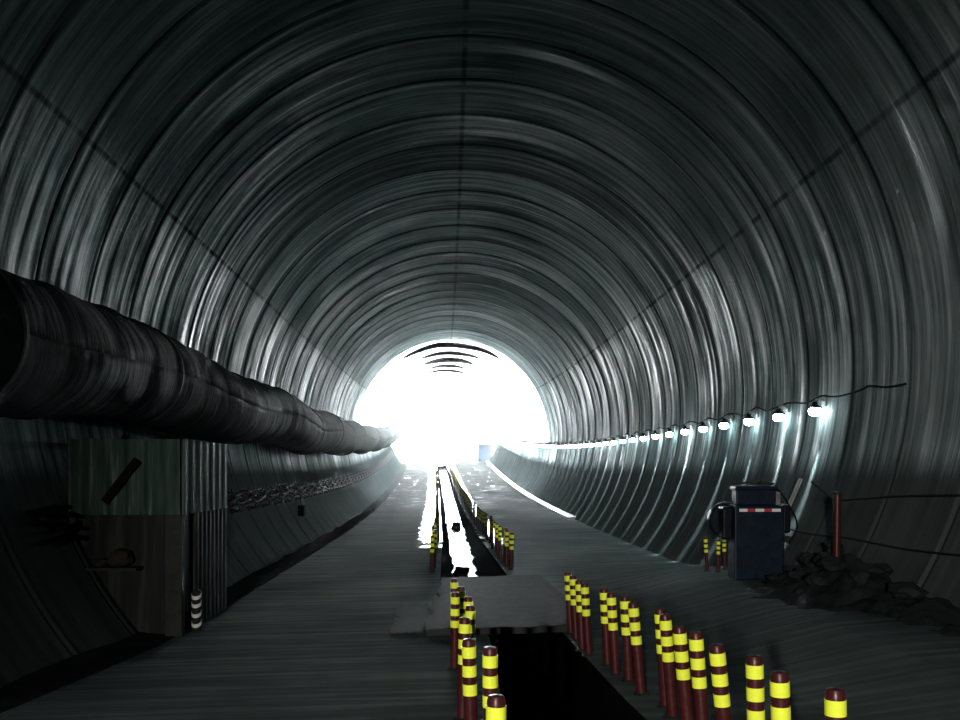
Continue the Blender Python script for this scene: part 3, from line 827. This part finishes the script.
# ------------------------------------------------------------------ booth at the mouth and the ground outside
yb = 85.2
gx, gz = 2.0, fz(2.3, 84)
bo = thing('portal_booth', 'small blue booth with grey roof standing at the right of the tunnel mouth', 'booth', (gx + .6, yb + .6, gz))
def bpart(name, mb, mat, **kw): return under(mb.build(name, mat, **kw), bo)
mb = MB(); mb.b2(gx, gx + 1.4, yb, yb + 1.3, gz - .3, gz + 1.55); bpart('booth_wall', mb, M['paleblue'], bevel=.02)
mb = MB(); mb.b2(gx - .08, gx + 1.48, yb - .08, yb + 1.38, gz + 1.55, gz + 1.72); bpart('roof', mb, M['palegrey'], bevel=.02)
mb = MB(); mb.b2(gx - .01, gx + .1, yb - .02, yb, gz - .2, gz + 1.5); bpart('frame_strip', mb, M['palegrey'])
mb = MB(); mb.b2(gx + .95, gx + 1.4, yb - .02, yb, gz - .2, gz + 1.5); bpart('door', mb, M['palegrey'])
mb = MB(); mb.b2(gx + .1, gx + .95, yb - .02, yb, gz + 1.3, gz + 1.45); bpart('frame_strip', mb, M['palegrey'])
mb = MB(); NX, NY = 12, 24
for i in range(NX + 1):
    for j in range(NY + 1):
        x = -60 + 120*i/NX; y = 84.02 + 90*j/NY; mb.v.append((x, y, rise(84) - .2 + .085*(min(y, 110) - 84) - .02))
for i in range(NX):
    for j in range(NY):
        a = i*(NY+1) + j; mb.face((a, a+NY+1, a+NY+2, a+1))
tag(mb.build('ground_outside', M['outside']), kind='structure')

# ------------------------------------------------------------------ thin haze added for the glow round the mouth
def haze(y0, y1, r, dens, aniso, label):
    mb = MB(); NA = 32
    for i in range(21):
        y = y0 + (y1 - y0)*i/20
        for a in range(NA):
            th = 2*PI*a/NA; mb.v.append((cx(y) + r*math.cos(th), y, zc(y) + r*math.sin(th)))
    for j in range(20):
        for a in range(NA): b = j*NA; mb.face((b + a, b + (a+1) % NA, b + NA + (a+1) % NA, b + NA + a))
    mb.face(tuple(range(NA))); mb.face(tuple(20*NA + a for a in reversed(range(NA))))
    hm = bpy.data.materials.new('thin glow haze'); hm.use_nodes = True; ht = hm.node_tree; ht.nodes.remove(ht.nodes['Principled BSDF'])
    vs = ht.nodes.new('ShaderNodeVolumeScatter'); vs.inputs['Density'].default_value = dens; vs.inputs['Anisotropy'].default_value = aniso
    ht.links.new(vs.outputs[0], ht.nodes['Material Output'].inputs['Volume'])
    tag(mb.build('haze', hm), label, 'haze', kind='stuff')
haze(8, 83.9, 5.30, .0003, .85, 'thin pale haze added for the glow round the bright mouth')

# ------------------------------------------------------------------ light
W = bpy.data.worlds.new('overcast sky'); scene.world = W; W.use_nodes = True
bg = W.node_tree.nodes['Background']; bg.inputs[0].default_value = (.91, .98, 1.0, 1); bg.inputs[1].default_value = 64.0
W.cycles.sampling_method = 'MANUAL'; W.cycles.sample_map_resolution = 64
# added fill spot behind the camera, no lamp stands there; brightens bollard bands
wl = bpy.data.lights.new('bollard_fill', 'SPOT'); wl.energy = 6000; wl.spot_size = math.radians(46); wl.spot_blend = 1.0; wl.shadow_soft_size = .12; wl.color = (1, .97, .9)
wo = bpy.data.objects.new('bollard_fill', wl); COL.objects.link(wo); wo.location = (-2.0, -7.5, 2.6)
wo.rotation_euler = (Vector((.75, 6.5, .75)) - Vector(wo.location)).to_track_quat('-Z', 'Y').to_euler()

# ------------------------------------------------------------------ camera
cd = bpy.data.cameras.new('camera'); cam = bpy.data.objects.new('camera', cd); COL.objects.link(cam); scene.camera = cam
cam.location = (CAMX, 0, 1.8); cam.rotation_euler = (PI/2, 0, 0)
cd.sensor_width = 36; cd.lens = 36*900/960; cd.shift_x = 25/960; cd.shift_y = 109/960; cd.clip_start = .05; cd.clip_end = 500
scene.view_settings.view_transform = 'Standard'; scene.view_settings.look = 'None'
scene.view_settings.gamma = 1; scene.view_settings.use_curve_mapping = False; scene.view_settings.exposure = 0
scene.cycles.max_bounces = 10; scene.cycles.diffuse_bounces = 6; scene.cycles.glossy_bounces = 6
scene.cycles.volume_bounces = 1
scene.cycles.use_denoising = True
scene.cycles.sample_clamp_indirect = 20
